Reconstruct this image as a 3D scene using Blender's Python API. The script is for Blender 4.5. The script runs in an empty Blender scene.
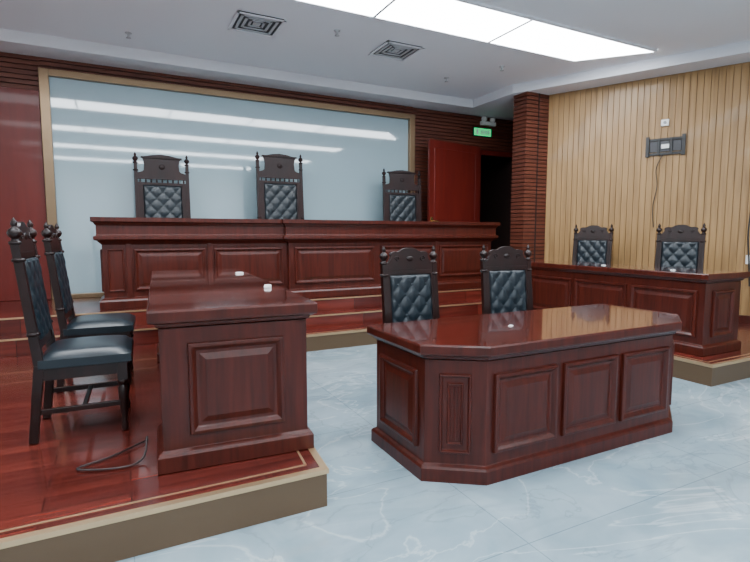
import bpy, bmesh, math, random
from mathutils import Vector, Matrix
random.seed(4)
D=bpy.data; C=bpy.context
# ---------------------------------------------------------------- materials
def newmat(name, col, rough=.4, metal=0, coat=0, spec=.5, cr=.05):
    m=D.materials.new(name); m.use_nodes=True
    nt=m.node_tree; b=nt.nodes['Principled BSDF']
    b.inputs['Base Color'].default_value=(*col,1); b.inputs['Roughness'].default_value=rough
    b.inputs['Metallic'].default_value=metal
    b.inputs['Coat Weight'].default_value=coat; b.inputs['Coat Roughness'].default_value=cr
    b.inputs['Specular IOR Level'].default_value=spec
    return m,nt,b
def N(nt,t,**kw):
    n=nt.nodes.new(t)
    for k,v in kw.items():
        if k in n.inputs: n.inputs[k].default_value=v
        else: setattr(n,k,v)
    return n
def ramp(nt,fac,stops):
    r=nt.nodes.new('ShaderNodeValToRGB'); e=r.color_ramp.elements
    while len(e)<len(stops): e.new(.5)
    for i,(p,c) in enumerate(stops): e[i].position=p; e[i].color=(*c,1)
    nt.links.new(fac,r.inputs['Fac']); return r
def coords(nt,scale=(1,1,1)):
    tc=N(nt,'ShaderNodeTexCoord'); mp=N(nt,'ShaderNodeMapping')
    mp.inputs['Scale'].default_value=scale
    nt.links.new(tc.outputs['Object'],mp.inputs['Vector']); return mp.outputs['Vector']
def grain(name,c1,c2,scale,rough=.25,coat=.6,spec=.5,cr=.05):
    m,nt,b=newmat(name,c1,rough,0,coat,spec,cr)
    v=coords(nt,scale)
    n=N(nt,'ShaderNodeTexNoise'); n.inputs['Scale'].default_value=1; n.inputs['Detail'].default_value=6; n.inputs['Distortion'].default_value=.5
    nt.links.new(v,n.inputs['Vector'])
    r=ramp(nt,n.outputs['Fac'],[(.3,c1),(.7,c2)])
    nt.links.new(r.outputs['Color'],b.inputs['Base Color'])
    return m
M_wood=grain('mahogany',(.034,.0055,.0032),(.072,.0120,.0068),(30,30,2.5),.30,.06,.28)
M_woodh=grain('mahogany_top',(.050,.009,.006),(.088,.016,.010),(4,26,26),.14,1.0,.5,.05)
M_dark=grain('dark_chair_wood',(.007,.0025,.002),(.017,.0045,.0035),(10,10,3),.32,.12,.3)
M_jdark=grain('judge_chair_wood',(.009,.0025,.0025),(.020,.0045,.004),(10,10,3),.42,.0,.25)
M_red=grain('red_door_wood',(.105,.010,.007),(.145,.015,.010),(9,9,1.2),.38,.1,.3)
M_slat=grain('red_slat_wood',(.085,.022,.013),(.14,.040,.023),(3,3,20),.5,.05,.3)
M_slatgap,_,_=newmat('slat_gap',(.02,.006,.004),.8)
M_leather,nt,b=newmat('navy_leather',(.0075,.0135,.019),.34,0,.05,.4)
M_button,_,_=newmat('leather_button',(.012,.02,.028),.3)
M_brass,_,_=newmat('brass_nosing',(.62,.42,.24),.3,.8)
M_riser,_,_=newmat('bronze_riser',(.125,.077,.042),.36,.4)
M_frame,_,_=newmat('bronze_frame',(.22,.145,.082),.3,.65)
M_gold,_,_=newmat('gold_handle',(.7,.45,.15),.25,.9)
M_white,_,_=newmat('ceiling_paint',(.86,.86,.90),.9,spec=.1)
M_soffit,_,_=newmat('soffit_paint',(.76,.76,.80),.9,spec=.1)
M_wallp,_,_=newmat('wall_paint',(.50,.50,.49),.9,spec=.1)
M_black,_,_=newmat('black_plastic',(.012,.012,.013),.4)
M_wplast,_,_=newmat('white_plastic',(.75,.75,.73),.4)
M_grey,_,_=newmat('vent_grey',(.5,.5,.52),.5)
M_darkg,_,_=newmat('vent_dark',(.06,.06,.065),.7)
# oak wall
M_oak,nt,b=newmat('oak_slats',(.5,.3,.13),.45,0,.1)
v=coords(nt,(12,12,.8)); n=N(nt,'ShaderNodeTexNoise'); n.inputs['Scale'].default_value=1.5; n.inputs['Detail'].default_value=8; n.inputs['Distortion'].default_value=.4
nt.links.new(v,n.inputs['Vector'])
r=ramp(nt,n.outputs['Fac'],[(.3,(.225,.122,.040)),(.5,(.315,.177,.064)),(.72,(.385,.225,.088))])
nt.links.new(r.outputs['Color'],b.inputs['Base Color'])
M_oakgap,_,_=newmat('oak_gap',(.22,.12,.045),.7)
# marble floor
M_floor,nt,b=newmat('marble_floor',(.5,.6,.65),.12,0,.35)
v=coords(nt)
def veins(scale,dist,lo,hi,detail=7,off=0):
    mp=N(nt,'ShaderNodeMapping'); mp.inputs['Location'].default_value=(off,off*.7,off*.3); mp.inputs['Rotation'].default_value=(0,0,.6); mp.inputs['Scale'].default_value=(1,2.0,1)
    nt.links.new(v,mp.inputs['Vector'])
    n1=N(nt,'ShaderNodeTexNoise'); n1.inputs['Scale'].default_value=scale; n1.inputs['Detail'].default_value=detail; n1.inputs['Distortion'].default_value=dist
    nt.links.new(mp.outputs['Vector'],n1.inputs['Vector'])
    return ramp(nt,n1.outputs['Fac'],[(lo,(0,0,0)),((lo+hi)/2,(1,1,1)),(hi,(0,0,0))])
r1=veins(.7,1.4,.492,.513); r3=veins(.9,1.6,.445,.475,8,3.1); r4=veins(1.2,.8,.34,.50,9,7.7)
n2=N(nt,'ShaderNodeTexNoise'); n2.inputs['Scale'].default_value=2.2; n2.inputs['Detail'].default_value=10; n2.inputs['Distortion'].default_value=1.0
nt.links.new(v,n2.inputs['Vector'])
r2=ramp(nt,n2.outputs['Fac'],[(.3,(.195,.285,.335)),(.7,(.315,.405,.450))])
def mixc(a,fac,col,k):
    mx=N(nt,'ShaderNodeMix',data_type='RGBA'); mx.inputs[7].default_value=(*col,1)
    ml=N(nt,'ShaderNodeMath',operation='MULTIPLY'); ml.inputs[1].default_value=k
    nt.links.new(fac,ml.inputs[0]); nt.links.new(ml.outputs[0],mx.inputs[0]); nt.links.new(a,mx.inputs[6]); return mx.outputs[2]
c=mixc(r2.outputs['Color'],r4.outputs['Color'],(.19,.26,.30),.45)
c=mixc(c,r1.outputs['Color'],(.58,.64,.67),.4)
c=mixc(c,r3.outputs['Color'],(.13,.18,.21),.4)
bk=N(nt,'ShaderNodeTexBrick'); bk.offset=0
for k,val in (('Scale',1),('Brick Width',1.6),('Row Height',.8),('Mortar Size',.003),('Color1',(1,1,1,1)),('Color2',(1,1,1,1)),('Mortar',(.65,.68,.70,1))): bk.inputs[k].default_value=val
nt.links.new(v,bk.inputs['Vector'])
mm=N(nt,'ShaderNodeMix',data_type='RGBA',blend_type='MULTIPLY'); mm.inputs[0].default_value=1
nt.links.new(c,mm.inputs[6]); nt.links.new(bk.outputs['Color'],mm.inputs[7]); nt.links.new(mm.outputs[2],b.inputs['Base Color'])
# plank floor
M_plank,nt,b=newmat('red_plank_floor',(.2,.03,.02),.22,0,.2)
v=coords(nt)
bk=N(nt,'ShaderNodeTexBrick'); bk.offset=.37
for k,val in (('Scale',1),('Brick Width',.95),('Row Height',.125),('Mortar Size',.003),('Color1',(.070,.010,.007,1)),('Color2',(.125,.020,.013,1)),('Mortar',(.012,.003,.002,1))): bk.inputs[k].default_value=val
nt.links.new(v,bk.inputs['Vector'])
v2=coords(nt,(2,26,26)); n=N(nt,'ShaderNodeTexNoise'); n.inputs['Detail'].default_value=5; n.inputs['Scale'].default_value=1
nt.links.new(v2,n.inputs['Vector']); r=ramp(nt,n.outputs['Fac'],[(.3,(.65,.65,.65)),(.7,(1.3,1.3,1.3))])
mm=N(nt,'ShaderNodeMix',data_type='RGBA',blend_type='MULTIPLY'); mm.inputs[0].default_value=1
nt.links.new(bk.outputs['Color'],mm.inputs[6]); nt.links.new(r.outputs['Color'],mm.inputs[7]); nt.links.new(mm.outputs[2],b.inputs['Base Color'])
M_glass,nt,b=newmat('back_painted_glass',(.33,.45,.50),.05,0,.8,.8,.03)
def emis(name,col,s):
    m,nt,b=newmat(name,col,.5); b.inputs['Emission Color'].default_value=(*col,1); b.inputs['Emission Strength'].default_value=s; return m
M_light=emis('light_diffuser',(.90,.95,1),20)
M_exit=emis('exit_green',(.02,.6,.18),1.2)
# ---------------------------------------------------------------- mesh builder
class B:
    def __init__(s): s.v=[];s.f=[];s.m=[];s.s=[];s.mats=[]
    def mi(s,m):
        if m not in s.mats: s.mats.append(m)
        return s.mats.index(m)
    def add(s,vs,fs,mat,smooth=False):
        o=len(s.v); s.v+= [tuple(x) for x in vs]; i=s.mi(mat)
        for f in fs: s.f.append([o+k for k in f]); s.m.append(i); s.s.append(smooth)
    def box(s,x0,x1,y0,y1,z0,z1,mat):
        s.add([(x0,y0,z0),(x1,y0,z0),(x1,y1,z0),(x0,y1,z0),(x0,y0,z1),(x1,y0,z1),(x1,y1,z1),(x0,y1,z1)],
          [(0,3,2,1),(4,5,6,7),(0,1,5,4),(1,2,6,5),(2,3,7,6),(3,0,4,7)],mat)
    def beam(s,p0,p1,w0,d0,mat,w1=None,d1=None):
        w1=w0 if w1 is None else w1; d1=d0 if d1 is None else d1
        vs=[]
        for p,w,d in((p0,w0,d0),(p1,w1,d1)):
            for a,c in((-1,-1),(1,-1),(1,1),(-1,1)): vs.append((p[0]+a*w/2,p[1]+c*d/2,p[2]))
        s.add(vs,[(0,3,2,1),(4,5,6,7),(0,1,5,4),(1,2,6,5),(2,3,7,6),(3,0,4,7)],mat)
    def prism(s,poly,prof,mat,matcap=None):
        n=len(poly)
        def off(d):
            out=[]
            for i in range(n):
                p0=Vector(poly[i-1]);p=Vector(poly[i]);p1=Vector(poly[(i+1)%n])
                e0=(p-p0).normalized();e1=(p1-p).normalized()
                n0=Vector((e0.y,-e0.x));n1=Vector((e1.y,-e1.x))
                k=(n0+n1); k=k/ max(.3,(1+n0.dot(n1)))
                out.append(p+k*d)
            return out
        vs=[]
        for o,z in prof: vs+=[(q.x,q.y,z) for q in off(o)]
        fs=[]
        for r in range(len(prof)-1):
            for i in range(n):
                j=(i+1)%n; fs.append((r*n+i,r*n+j,(r+1)*n+j,(r+1)*n+i))
        s.add(vs,fs,mat)
        m=len(prof)
        s.add([vs[i] for i in range(n)],[tuple(reversed(range(n)))],mat)
        s.add(vs[(m-1)*n:],[tuple(range(n))],matcap or mat)
    def panel(s,p,u,w,h,nrm,mat,rings=((0,.001),(.004,.020),(.020,.022),(.034,.010),(.040,.002),(.056,.002),(.088,.014))):
        p=Vector(p);u=Vector(u).normalized();nrm=Vector(nrm).normalized();z=Vector((0,0,1))
        vs=[]
        for ins,d in rings:
            for a,c in((ins,ins),(w-ins,ins),(w-ins,h-ins),(ins,h-ins)): vs.append(p+u*a+z*c+nrm*d)
        fs=[]
        for r in range(len(rings)-1):
            for i in range(4):
                j=(i+1)%4; fs.append((r*4+i,r*4+j,r*4+4+j,r*4+4+i))
        k=(len(rings)-1)*4; fs.append((k,k+1,k+2,k+3))
        s.add(vs,fs,mat)
    def lathe(s,c,prof,mat,seg=14):
        vs=[];fs=[]
        for r,z in prof:
            for i in range(seg):
                a=2*math.pi*i/seg; vs.append((c[0]+r*math.cos(a),c[1]+r*math.sin(a),c[2]+z))
        for k in range(len(prof)-1):
            for i in range(seg):
                j=(i+1)%seg; fs.append((k*seg+i,k*seg+j,(k+1)*seg+j,(k+1)*seg+i))
        s.add(vs,fs,mat,True)
    def ball(s,c,r,mat,seg=10,sq=(1,1,1)):
        vs=[];fs=[];R=6
        for k in range(R+1):
            t=math.pi*k/R
            for i in range(seg):
                a=2*math.pi*i/seg; vs.append((c[0]+sq[0]*r*math.sin(t)*math.cos(a),c[1]+sq[1]*r*math.sin(t)*math.sin(a),c[2]-sq[2]*r*math.cos(t)))
        for k in range(R):
            for i in range(seg):
                j=(i+1)%seg; fs.append((k*seg+i,k*seg+j,(k+1)*seg+j,(k+1)*seg+i))
        s.add(vs,fs,mat,True)
    def outline(s,pts,y0,y1,mat,lean=lambda z:0):
        n=len(pts); vs=[(x,y0+lean(z),z) for x,z in pts]+[(x,y1+lean(z),z) for x,z in pts]
        fs=[tuple(range(n)),tuple(reversed(range(n,2*n)))]+[(i,(i+1)%n,n+(i+1)%n,n+i) for i in range(n)]
        s.add(vs,fs,mat)
    def tube(s,pts,r,mat,seg=8):
        vs=[];fs=[];P=[Vector(p) for p in pts]
        for k,p in enumerate(P):
            d=(P[min(k+1,len(P)-1)]-P[max(k-1,0)]).normalized()
            a=d.orthogonal().normalized() if k==0 else (a-d*a.dot(d)).normalized()
            b=d.cross(a)
            for i in range(seg):
                t=2*math.pi*i/seg; vs.append(p+a*r*math.cos(t)+b*r*math.sin(t))
        for k in range(len(P)-1):
            for i in range(seg):
                j=(i+1)%seg; fs.append((k*seg+i,k*seg+j,(k+1)*seg+j,(k+1)*seg+i))
        s.add(vs,fs,mat,True)
    def obj(s,name,loc=(0,0,0),rz=0,bevel=.003,recalc=True):
        me=D.meshes.new(name); me.from_pydata(s.v,[],s.f)
        for m in s.mats: me.materials.append(m)
        for i,p in enumerate(me.polygons): p.material_index=s.m[i]; p.use_smooth=s.s[i]
        if recalc:
            bm=bmesh.new(); bm.from_mesh(me); bmesh.ops.recalc_face_normals(bm,faces=bm.faces); bm.to_mesh(me); bm.free()
        o=D.objects.new(name,me); C.scene.collection.objects.link(o)
        o.location=loc; o.rotation_euler=(0,0,rz)
        if bevel:
            md=o.modifiers.new('bevel','BEVEL'); md.width=bevel; md.segments=2; md.limit_method='ANGLE'; md.angle_limit=math.radians(50)
        return o
def qbez(pts,n=16):
    P=[Vector(p) for p in pts]; out=[]
    m=len(P)
    for seg in range(m-1):
        p0=P[max(seg-1,0)];p1=P[seg];p2=P[seg+1];p3=P[min(seg+2,m-1)]
        for i in range(n):
            t=i/n
            out.append(.5*((2*p1)+(-p0+p2)*t+(2*p0-5*p1+4*p2-p3)*t*t+(-p0+3*p1-3*p2+p3)*t**3))
    out.append(P[-1]); return out
# ---------------------------------------------------------------- room shell
CZ=3.8; SZ=3.66; YB=7.9; PH=.2
b=B(); b.box(-3.2,9.2,-4.2,8.1,-.1,0,M_floor); b.obj('floor',bevel=0)
W0=Vector((6.36,6.2)); wd=(Vector((7.5,3.84))-W0).normalized(); W1=W0+wd*5.4
b=B(); b.box(-3.2,9.2,-4.2,8.1,CZ,CZ+.1,M_white); b.obj('ceiling',bevel=0)
b=B(); b.box(-3.0,7.4,7.42,YB,SZ,CZ-.001,M_soffit)
nin=Vector((wd.y,-wd.x))
if nin.x>0: nin=-nin
q=[W0-wd*.05,W1,W1+nin*.45,W0+nin*.45-wd*.1,Vector((5.75,6.4)),Vector((5.75,7.42)),Vector((7.3,7.42)),Vector((7.3,6.45)),Vector((6.4,6.45))]
vs=[(p.x,p.y,SZ) for p in q]+[(p.x,p.y,CZ-.001) for p in q]; n=len(q)
b.add(vs,[tuple(range(n)),tuple(range(n,2*n))]+[(i,(i+1)%n,n+(i+1)%n,n+i) for i in range(n)],M_soffit)
b.obj('trim_soffit',bevel=0)
b=B()
b.box(-3.2,6.3,YB,YB+.2,0,CZ,M_slatgap); b.box(7.2,7.5,YB,YB+.2,0,CZ,M_slatgap); b.box(6.3,7.2,YB,YB+.2,2.95,CZ,M_slatgap)
def hslats(b,x0,x1,y0,y1,z0,z1,p=.062,mat=M_slat):
    z=z0
    while z<z1-.01:
        b.box(x0,x1,y0,y1,z,min(z+p*.78,z1),mat); z+=p
GL,GR,F=-.72,4.66,.11
hslats(b,GR+F,6.22,YB-.03,YB,.56,SZ); hslats(b,6.22,7.3,YB-.03,YB,3.04,SZ); hslats(b,-3.0,GL-F,YB-.03,YB,3.24,SZ); hslats(b,GL-F,GR+F,YB-.03,YB,3.5,SZ)
b.obj('wall_back',bevel=0)
b=B(); b.box(6.2,7.5,YB+1.6,YB+1.7,0,3.3,M_slatgap); b.box(6.1,6.2,YB+.2,YB+1.7,0,3.3,M_slatgap); b.box(7.4,7.5,YB+.2,YB+1.7,0,3.3,M_slatgap); b.box(6.1,7.5,YB+.2,YB+1.7,3.2,3.3,M_slatgap); b.box(6.1,7.5,YB+.0,YB+1.7,.44,.54,M_plank); b.obj('wall_corridor',bevel=0)
b=B(); b.box(-3.2,-3.0,-4.2,8.1,0,CZ,M_wallp); b.obj('wall_left',bevel=0)
b=B()
b.box(-3.2,9.2,-4.2,-4,0,.9,M_wallp); b.box(-3.2,9.2,-4.2,-4,2.9,CZ,M_wallp)
for x0,x1 in((-3.2,-1.5),(1.5,3.0),(6.0,9.2)): b.box(x0,x1,-4.2,-4,.9,2.9,M_wallp)
b.obj('wall_front',bevel=0)
for k,(x0,x1) in enumerate(((-1.5,1.5),(3.0,6.0))):
    b=B()
    for x in (x0,(x0+x1)/2-.03,x1-.06): b.box(x,x+.06,-4.15,-4.05,.9,2.9,M_wplast)
    for z in (.9,2.2,2.84): b.box(x0,x1,-4.15,-4.05,z,z+.06,M_wplast)
    b.obj('window_%d'%(k+1),bevel=0)
b=B(); b.box(9.0,9.2,-4.2,2,0,CZ,M_wallp); b.obj('wall_front_right',bevel=0)
b=B(); ang=math.atan2(wd.y,wd.x); L=5.9
b.box(0,L,0,.15,0,CZ,M_oakgap)
x=0
while x<L-.05:
    w=.082; b.box(x,x+w-.007,-.014,0,0.05,SZ,M_oak); x+=w
b.box(0,L,-.03,0,0,.3,M_wood)
oak=b.obj('wall_right',(W0.x,W0.y,0),ang,bevel=.002)
b=B(); b.box(5.90,6.38,6.22,6.50,0,SZ,M_slatgap)
hslats(b,5.87,6.385,6.2,6.5,.2,SZ)
b.box(6.12,6.14,6.19,6.2,.2,SZ,M_slatgap)
b.obj('wall_column',bevel=0)
b=B(); b.box(6.3,7.5,6.42,6.52,0,CZ,M_slatgap); b.box(7.3,7.5,6.52,8.1,0,CZ,M_slatgap); b.obj('wall_return',bevel=0)
b=B(); b.box(GL,GR,YB-.05,YB-.035,.6,3.42,M_glass)
b.obj('window_3',bevel=0)  # glass screen mounted on the solid back wall, not a window opening
b=B()
b.box(GL-F,GL,YB-.12,YB-.03,.54,3.42+F*.8,M_frame); b.box(GR,GR+F,YB-.12,YB-.03,.54,3.42+F*.8,M_frame)
b.box(GL,GR,YB-.12,YB-.03,3.42,3.42+F*.8,M_frame); b.box(GL,GR,YB-.12,YB-.03,.54,.6,M_frame)
b.obj('trim_glass_frame',bevel=.006)
b=B(); b.box(-2.5,GL-F-.01,YB-.06,YB-.001,.545,3.23,M_red)
b.box(-1.56,-1.555,YB-.063,YB-.06,.55,3.23,M_slatgap)
b.obj('door_1',bevel=.002)
LW=1.34
b=B(); b.box(-LW,0,-.045,0,0,2.50,M_red)
for r in ((-LW+.12,.15,LW-.24,.8),(-LW+.12,1.1,LW-.24,1.27)):
    b.panel((r[0],-.045,r[1]),(1,0,0),r[2],r[3],(0,-1,0),M_red,((0,.0005),(.004,.004),(.012,.004),(.016,.001)))
b.box(-LW+.03,-LW+.08,-.06,-.045,.9,1.15,M_gold); b.tube([(-LW+.055,-.06,1.08),(-LW+.055,-.11,1.08),(-LW+.17,-.11,1.08)],.012,M_gold)
b.obj('door_2',(6.20,7.80,.55),math.radians(11),bevel=.002)
b=B(); b.box(6.22,6.3,YB-.06,YB,.545,3.0,M_red); b.box(7.2,7.28,YB-.06,YB,.545,3.0,M_red); b.box(6.22,7.28,YB-.06,YB,2.93,3.02,M_red); b.obj('trim_door_frame',bevel=.003)
# ---------------------------------------------------------------- platforms
def platform(name,poly,z0,z1,edges,riser,nw=.05,nh=.03):
    b=B()
    b.prism(poly,[(0,z0),(0,z1)],riser,M_plank)
    n=len(poly)
    for i in edges:
        p=Vector(poly[i]);q=Vector(poly[(i+1)%n]); d=(q-p).normalized(); nr=Vector((d.y,-d.x))
        a=[p+nr*.008-d*.008,q+nr*.008+d*.008,q-nr*nw,p-nr*nw]
        zt=z1+.003+.0004*i
        vs=[(c.x,c.y,z1-nh) for c in a]+[(c.x,c.y,zt) for c in a]
        b.add(vs,[(0,3,2,1),(4,5,6,7),(0,1,5,4),(1,2,6,5),(2,3,7,6),(3,0,4,7)],M_brass)
        if riser is M_riser:
            a=[p-nr*.085+d*.08,q-nr*.085-d*.08,q-nr*.097-d*.08,p-nr*.097+d*.08]
            vs=[(c.x,c.y,z1) for c in a]+[(c.x,c.y,z1+.002) for c in a]
            b.add(vs,[(4,5,6,7),(0,1,5,4),(1,2,6,5),(2,3,7,6),(3,0,4,7)],M_brass)
    return b.obj(name,bevel=0)
BY=YB-.035
wx=lambda y: W0.x+(y-W0.y)/wd.y*wd.x-.05
platform('stage_platform',[(-2.99,2.31),(.90,2.31),(1.18,5.6),(4.8,5.6),(4.8,2.6),(wx(2.6),2.6),(wx(6.1),6.1),(5.6,6.15),(5.6,BY),(-2.99,BY)],0,PH,[0,1,2,3,4],M_riser,.03,.022)
platform('stage_step',[(-2.99,5.93),(5.59,5.93),(5.59,BY),(-2.99,BY)],PH+.001,.37,[0],M_plank,.02,.012)
platform('bench_platform',[(-2.99,6.22),(5.6,6.22),(5.6,6.53),(7.28,6.53),(7.28,BY),(-2.99,BY)],.371,.54,[0],M_plank,.02,.012)
b=B(); b.box(-.05,5.0,6.93,7.45,.545,.72,M_plank); b.obj('judge_platform',bevel=0)
# ---------------------------------------------------------------- desks
TOPP=[(-.01,.70),(.012,.71),(.02,.725),(.045,.735),(.05,.745),(.05,.785),(.044,.795)]
BASEP=[(.028,0),(.028,.075),(.02,.088),(.008,.095),(0,.10)]
def desk_poly(L,Wd,ch):
    p=[]
    if ch: p+=[(0,ch*.7),(ch,0),(L-ch,0),(L,ch*.7)]
    else: p+=[(0,0),(L,0)]
    top=p+[(L,Wd),(0,Wd)]
    body=p+[(L,Wd)]+[(L-.4,Wd),(L-.4,.3),(.4,.3),(.4,Wd)]+[(0,Wd)]
    return top,body
def desk(name,L,Wd,ch,loc,rz,npan,k=1):
    b=B(); top,body=desk_poly(L,Wd,ch)
    b.prism(body,BASEP+[(0,.70)],M_wood)
    b.prism(top,TOPP,M_wood,M_woodh)
    x0=ch+.05 if ch else .07; x1=L-x0; z0=.165; h=.46; g=.05
    w=(x1-x0-(npan-1)*g)/npan
    for i in range(npan): b.panel((x0+i*(w+g),0,z0),(1,0,0),w,h,(0,-1,0),M_wood)
    y0=ch*.7
    for sx,nx in((0,-1),(L,1)):
        ys=y0+.07 if ch else .13
        b.panel((sx,ys,z0),(0,1,0),Wd-ys-(.07 if ch else .13),h,(nx,0,0),M_wood)
    if ch:
        d=math.hypot(ch,ch*.7)
        for p,u in(((0,ch*.7),(ch,-ch*.7)),((L-ch,0),(ch,ch*.7))):
            uu=Vector((u[0],u[1],0)).normalized(); nn=Vector((uu.y,-uu.x,0))
            pw=.18; st=(d-pw)/2
            q=Vector((p[0],p[1],0))+uu*st
            b.panel((q.x,q.y,z0),uu,pw,h,nn,M_wood,((0,.001),(.004,.018),(.014,.018),(.02,.003)))
            b.panel((q+uu*.045).to_tuple()[:2]+(z0+.05,),uu,pw-.09,h-.10,nn,M_wood,((0,.003),(.004,.014),(.010,.014),(.014,.005)))
            for j in range(3):
                c=q+uu*(.07+.02*j)+nn*.005
                b.tube([(c.x,c.y,z0+.075),(c.x,c.y,z0+h-.075)],.006,M_wood)
    o=b.obj(name,loc,rz,bevel=.003); o.scale=(1,1,k); return o
desk('clerk_desk',2.21,.79,.28,(1.50,2.13,0),0,3)
TL=math.radians(-3.5)
desk('plaintiff_desk',2.8,.75,0,(.90,2.60,PH+.005),math.radians(90)+TL,3,1.04)
desk('defendant_desk',2.42,.62,0,(5.08,5.28,PH+.005),math.radians(-90),3,1.02)
b=B(); X0,X1=-.18,5.42; Y0,Y1=6.45,6.82
poly=[(X0,Y0),(1.98,Y0),(1.98,Y0-.06),(3.32,Y0-.06),(3.32,Y0),(X1,Y0),(X1,Y1),(X0,Y1)]
b.prism(poly,[(.05,.545),(.05,.63),(.035,.65),(.015,.665),(0,.67),(0,1.30)],M_wood)
b.prism(poly,[(.0,1.28),(.02,1.30),(.05,1.325),(.075,1.335),(.08,1.345),(.08,1.375),(.055,1.385),(.05,1.40),(.05,1.50),(.06,1.505),(.075,1.53),(.10,1.54),(.10,1.59)],M_wood,M_woodh)
secs=[(-.17,.08),(.10,.98),(1.0,1.96),(2.02,3.28),(3.34,4.34),(4.36,5.40)]
for i,(a,c) in enumerate(secs):
    yy=Y0-.06 if i==3 else Y0
    if c-a>.4: b.panel((a+.04,yy,.74),(1,0,0),c-a-.08,.49,(0,-1,0),M_wood)
    else: b.panel((a+.04,yy,.74),(1,0,0),c-a-.08,.49,(0,-1,0),M_wood,((0,.001),(.004,.014),(.014,.014),(.02,.003)))
for xp in(.09,.99,4.35): b.box(xp-.03,xp+.03,Y0-.015,Y0,.67,1.29,M_wood)
b.panel((X0,Y0+.04,.74),(0,1,0),.28,.49,(-1,0,0),M_wood); b.panel((X1,Y0+.04,.74),(0,1,0),.28,.49,(1,0,0),M_wood)
b.obj('judges_bench',bevel=.004)
# ---------------------------------------------------------------- chairs
def chair(name,loc,rz,W=.50,H=1.29,Dp=.48,wood=M_dark,judge=False):
    b=B(); hs=.45; hw=W/2; s=H/1.29
    lean=lambda z: max(0,z-hs)*(.11 if not judge else .06)
    by=Dp/2-.03
    zp=H-.15
    for sx in(-1,1):
        x=sx*(hw-.025)
        b.beam((x,by+.05,0),(x,by,hs),.04,.045,wood,.048,.05)
        b.beam((x,by,hs),(x,by+lean(zp),zp),.048,.05,wood,.042,.042)
        b.lathe((x,by+lean(zp),zp),[(.0,-.005),(.03,0),(.032,.012),(.02,.02),(.016,.03),(.03,.045),(.036,.062),(.03,.08),(.015,.092),(.012,.10),(.018,.11),(.014,.125),(0,.15)],wood)
        for zz in (.62*s+.0, zp-.10): b.lathe((x,by+lean(zz),zz),[(.024,0),(.034,.006),(.034,.018),(.024,.024)],wood)
        xf=sx*(hw-.03)
        b.box(xf-.028,xf+.028,-Dp/2,-Dp/2+.056,hs-.13,hs-.02,wood)
        b.lathe((xf,-Dp/2+.028,0),[(0,0),(.018,0),(.022,.02),(.018,.05),(.014,.07),(.018,.1),(.024,.16),(.03,.24),(.03,.27),(.018,.285),(.032,.30),(.032,.315),(.024,.33)],wood,16)
        b.beam((x,-Dp/2+.04,.16),(x,-Dp/2+.04,.19),.025,.03,wood)
        b.box(x-.012,x+.012,-Dp/2+.03,by+.03,.16,.19,wood)
        b.box(x-.02,x+.02,-Dp/2+.03,by,hs-.09,hs-.01,wood)
    b.box(-hw+.03,hw-.03,-.012,.012,.163,.187,wood)
    pts=[(-hw+.05,hs-.02),(-hw+.05,hs-.12)]+[(-hw+.05+(W-.1)*t/10, hs-.12+.05*math.sin(math.pi*t/10)) for t in range(1,10)]+[(hw-.05,hs-.12),(hw-.05,hs-.02)]
    b.outline(pts,-Dp/2+.008,-Dp/2+.035,wood)
    b.box(-hw+.03,hw-.03,by-.015,by+.015,hs-.09,hs-.01,wood)
    n=12; vs=[];fs=[]
    for j in range(n+1):
        for i in range(n+1):
            u=i/n*2-1;v=j/n*2-1
            ex=1-abs(u)**6; ey=1-abs(v)**6
            k=(max(ex,0)*max(ey,0))**.5
            vs.append((u*(hw+.005),-.025+v*(Dp/2),hs-.0+.03+.05*k*(1-.3*(u*u+v*v)/2)))
    for j in range(n):
        for i in range(n):
            a=j*(n+1)+i; fs.append((a,a+1,a+n+2,a+n+1))
    b.add(vs,fs,M_leather,True)
    b.box(-hw-.004,hw+.004,-Dp/2-.024,Dp/2-.026,hs-.02,hs+.031,M_leather)
    z0=.58*s; z1=(1.06 if not judge else .975)*s
    iw=hw-.045
    yb=by
    def rail(za,zb,t=.03,d=0):
        b.outline([(-iw-.01,za),(iw+.01,za),(iw+.01,zb),(-iw-.01,zb)],yb-t/2+d,yb+t/2+d,wood,lean)
    rail(z0-.045,z0); rail(z1,z1+.035)
    b.outline([(-iw,z0),(iw,z0),(iw,z1),(-iw,z1)],yb+.0,yb+.02,wood,lean)
    fw=.022 if not judge else .06
    b.outline([(-iw+.0,z0),(-iw+fw,z0),(-iw+fw,z1),(-iw,z1)],yb-.02,yb,wood,lean)
    b.outline([(iw-fw,z0),(iw,z0),(iw,z1),(iw-fw,z1)],yb-.02,yb,wood,lean)
    cw=iw-fw+.002; n=36; m=44; vs=[];fs=[]
    px_=cw*2/3.0; pz=(z1-z0)/3.0
    zc=(z0+z1)/2
    for j in range(m+1):
        for i in range(n+1):
            x=-cw+2*cw*i/n; z=z0+.006+(z1-z0-.012)*j/m
            u=x/px_+(z-zc)/pz; v=x/px_-(z-zc)/pz
            h=(abs(math.sin(math.pi*u))*abs(math.sin(math.pi*v)))**.5
            e=min(1,(min(x+cw,cw-x)/.02))*min(1,min(z-z0,z1-z)/.02); e=max(e,0)**.5
            vs.append((x,yb-.004-e*(.022+.014*h)+lean(z),z))
    for j in range(m):
        for i in range(n):
            a=j*(n+1)+i; fs.append((a,a+1,a+n+2,a+n+1))
    b.add(vs,fs,M_leather,True)
    for p in range(-4,5):
        for q in range(-4,5):
            x=(p+q)/2*px_; z=zc+(p-q)/2*pz
            if abs(x)<cw-.01 and z0+.015<z<z1-.015: b.ball((x,yb-.028+lean(z),z),.009,M_button,8,(1,.6,1))
    zg=z1+.035
    if judge:
        for k in range(9):
            x=-iw+.03+(2*iw-.06)*k/8
            b.lathe((x,yb+lean(zg),zg-.002),[(.008,0),(.013,.02),(.008,.04),(.013,.047)],wood,8)
        zg+=.043
    T=H-.02; hgt=T-zg
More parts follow.
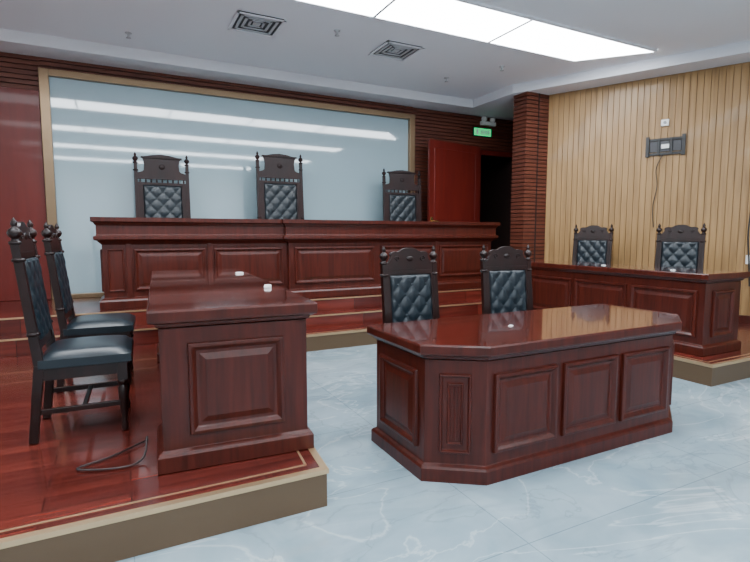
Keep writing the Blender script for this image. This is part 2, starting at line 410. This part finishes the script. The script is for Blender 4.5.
    if judge:
        half=[(iw+.01,zg),(iw+.01,zg+.22*hgt),(iw*.97,zg+.26*hgt),(iw*.80,zg+.30*hgt),(iw*.74,zg+.36*hgt),(iw*.72,zg+.60*hgt),(iw*.76,zg+.78*hgt),(iw*.80,zg+.84*hgt),(iw*.76,zg+.90*hgt),(iw*.60,zg+.92*hgt),(iw*.35,zg+.97*hgt),(0,T)]
    else:
        half=[(iw+.01,zg),(iw+.01,zg+.30*hgt),(iw*.92,zg+.36*hgt),(iw*.84,zg+.50*hgt),(iw*.80,zg+.62*hgt),(iw*.84,zg+.70*hgt),(iw*.78,zg+.80*hgt),(iw*.62,zg+.84*hgt),(iw*.50,zg+.82*hgt),(iw*.40,zg+.86*hgt),(iw*.30,zg+.94*hgt),(iw*.15,zg+.99*hgt),(0,T)]
    pts=half+[(-x,z) for x,z in reversed(half[:-1])]
    b.outline(pts,yb-.016,yb+.016,wood,lean)
    zm=zg+.5*hgt
    if judge:
        b.box(-iw*.6,iw*.6,yb-.022+lean(zm),yb-.014+lean(zm),zg+.1*hgt,zg+.14*hgt,wood)
        b.ball((0,yb-.014+lean(zm),zm),.04,wood,16,(1,.3,1))
        b.box(-iw*.85,iw*.85,yb-.035+lean(T),yb+.03+lean(T),T-.055,T-.035,wood)
    else:
        b.ball((0,yb-.014+lean(zm),zm),.024,wood,14,(1.5,.4,1))
        for sx in(-1,1):
            sp=[(sx*(iw*.55+math.cos(a)*(.024-.0022*a)),yb-.018+lean(zg+.5*hgt),zg+.50*hgt+math.sin(a)*(.024-.0022*a)) for a in [k*.5 for k in range(18)]]
            b.tube(sp,.005,wood,6)
    return b.obj(name,loc,rz,bevel=.003)
chair('clerk_chair',(2.10,3.22,0),math.radians(0),.52,1.31); chair('clerk_chair',(3.10,3.24,0),math.radians(-8),.52,1.31)
chair('plaintiff_chair',(-.22,3.58,PH+.004),math.radians(88)); chair('plaintiff_chair',(-.18,4.62,PH+.004),math.radians(87))
chair('defendant_chair',(6.27,3.90,PH+.004),math.radians(-64),.55,1.34); chair('defendant_chair',(6.12,5.15,PH+.004),math.radians(-66),.56,1.35)
chair('judge_chair',(.55,7.16,.724),0,.69,1.76,.44,M_jdark,True)
chair('judge_chair',(2.18,7.16,.724),0,.71,1.89,.44,M_jdark,True)
chair('judge_chair',(4.26,7.16,.724),math.radians(-6),.70,1.77,.44,M_jdark,True)
# ---------------------------------------------------------------- ceiling fittings
for k,yc in enumerate((4.76,2.3,-.3,-2.9)):
    b=B(); xs=[-2.2,-.6,1.0,2.6,4.2,5.72]
    y0,y1=yc-.29,yc+.29
    if k==0: y0,y1=4.39,5.12
    for a,c in zip(xs[:-1],xs[1:]):
        e=.66 if (c>5 and k==0) else 0
        vs=[(a+.012,y0),(c-.012+e,y0),(c-.012,y1),(a+.012,y1)]
        vv=[(x,y,CZ-.02) for x,y in vs]+[(x,y,CZ-.004) for x,y in vs]
        b.add(vv,[(0,3,2,1),(4,5,6,7),(0,1,5,4),(1,2,6,5),(2,3,7,6),(3,0,4,7)],M_light)
    for x in xs[:-1]: b.box(x-.012,x+.012,y0,y1,CZ-.028,CZ-.001,M_darkg)
    for y in(y0-.03,y1): b.box(xs[0]-.03,xs[-1]-.03+(.66 if k==0 and y<yc else 0),y,y+.03,CZ-.028,CZ-.001,M_white)
    b.obj('ceiling_light_panel',bevel=0)
for x,y in((1.50,5.93),(3.33,5.93)):
    b=B()
    for k,r in enumerate((.27,.21,.15,.09)):
        z=CZ-.03+.006*k
        for a in(-1,1):
            b.box(x-r,x+r,min(y+a*r,y+a*(r-.028)),max(y+a*r,y+a*(r-.028)),z,z+.01,M_grey if k else M_white)
            b.box(min(x+a*r,x+a*(r-.028)),max(x+a*r,x+a*(r-.028)),y-r,y+r,z,z+.01,M_grey if k else M_white)
    b.box(x-.25,x+.25,y-.25,y+.25,CZ-.006,CZ-.001,M_darkg); b.box(x-.04,x+.04,y-.04,y+.04,CZ-.014,CZ-.002,M_grey)
    b.obj('air_vent',bevel=0)
for x,y in((.2,6.9),(2.4,5.7),(4.6,6.6),(5.0,5.8)):
    b=B(); b.lathe((x,y,CZ-.06),[(0,0),(.03,.0),(.012,.02),(.012,.05),(.04,.055),(.04,.06)],M_grey,12); b.obj('sprinkler_head',bevel=0)
b=B(); b.box(6.10,6.54,YB-.06,YB-.03,3.27,3.44,M_black); b.box(6.115,6.525,YB-.064,YB-.058,3.285,3.425,M_exit)
for k in range(4): b.box(6.28+k*.055,6.315+k*.055,YB-.067,YB-.063,3.32,3.39,M_wplast)
b.box(6.17,6.21,YB-.067,YB-.063,3.31,3.40,M_wplast)
b.obj('exit_sign',bevel=0)
b=B(); b.box(6.28,6.62,YB-.09,YB-.03,3.49,3.56,M_wplast)
for x in(6.35,6.55):
    b.lathe((x,YB-.07,3.555),[(.02,0),(.02,.01),(.05,.02),(.055,.07),(.045,.09),(0,.09)],M_wplast,12)
b.obj('emergency_light',bevel=0)
def onwall(name,b):
    return b.obj(name,(W0.x,W0.y,0),ang,bevel=.002)
b=B(); xb=1.70; zb=2.66
b.box(xb-.25,xb+.25,-.045,-.022,zb-.12,zb-.085,M_black); b.box(xb-.25,xb+.25,-.045,-.022,zb+.085,zb+.12,M_black)
for dx in(-.25,.205): b.box(xb+dx,xb+dx+.045,-.065,-.04,zb-.14,zb+.15,M_black)
for dx in(-.10,.06): b.box(xb+dx,xb+dx+.03,-.055,-.03,zb-.11,zb+.12,M_black)
b.box(xb-.2,xb+.2,-.035,-.014,zb-.07,zb+.08,M_darkg); b.box(xb-.05,xb+.05,-.06,-.03,zb-.03,zb+.03,M_wplast)
onwall('tv_wall_bracket',b)
b=B(); b.box(xb-.07,xb+.03,-.05,-.014,2.95,3.04,M_wplast); b.ball((xb-.02,-.055,2.995),.02,M_grey); onwall('wall_socket',b)
b=B(); b.tube(qbez([(xb-.02,-.04,2.56),(xb-.1,-.05,2.35),(xb-.08,-.04,2.1),(xb-.12,-.045,1.8),(xb-.10,-.04,1.5)]),.006,M_black); onwall('hanging_cable',b)
b=B(); xc=2.78; b.tube(qbez([(xc+.08,-.04,2.6),(xc+.04,-.06,2.2),(xc-.03,-.05,1.8),(xc-.05,-.06,1.4),(xc-.02,-.05,1.0),(xc,-.05,.7)]),.01,M_black)
onwall('hanging_cable',b)
b=B(); xc=2.78; b.box(xc-.06,xc+.06,-.05,-.014,1.0,1.12,M_wplast); onwall('wall_socket',b)
b=B(); b.tube(qbez([(.1,3.1,PH+.012),(-.08,2.95,PH+.012),(-.24,2.86,PH+.012),(-.05,2.78,PH+.012),(.06,2.82,PH+.02),(.09,2.92,PH+.1)]),.005,M_black)
b.obj('floor_cable',bevel=0)
def tag(name,x,y,z,rz=0,w=.07,d=.04,h=.012):
    b=B(); b.prism([(-w/2,-d/2),(w/2,-d/2),(w/2,d/2),(-w/2,d/2)],[(0,0),(0,h*.6),(-.004,h)],M_wplast); b.box(-w*.25,w*.25,-d*.25,d*.25,h,h+.003,M_grey); b.obj(name,(x,y,z),rz,bevel=0)
ZT=PH+.005+.795*1.04+.001; ZR=PH+.005+.795*1.02+.001
tag('desk_socket',.99,4.75,ZT); tag('desk_socket',.90,3.4,ZT,1.3,.08,.05,.018); tag('desk_socket',2.28,2.50,.796,.3,.035,.02,.005); tag('desk_socket',5.3,4.2,ZR,1.2,.05,.03,.008); tag('desk_socket',5.25,3.3,ZR,1.2,.05,.03,.008)
# ---------------------------------------------------------------- world, camera
w=D.worlds.new('World'); C.scene.world=w; w.use_nodes=True
bg=w.node_tree.nodes['Background']; bg.inputs[0].default_value=(.8,.9,1,1); bg.inputs[1].default_value=2
cam=D.cameras.new('camera'); co=D.objects.new('camera',cam); C.scene.collection.objects.link(co)
cam.sensor_width=36; cam.lens=24; cam.clip_start=.05
co.location=(0,0,1.4); co.rotation_euler=(math.radians(90-5.35),0,math.radians(-27))
C.scene.camera=co
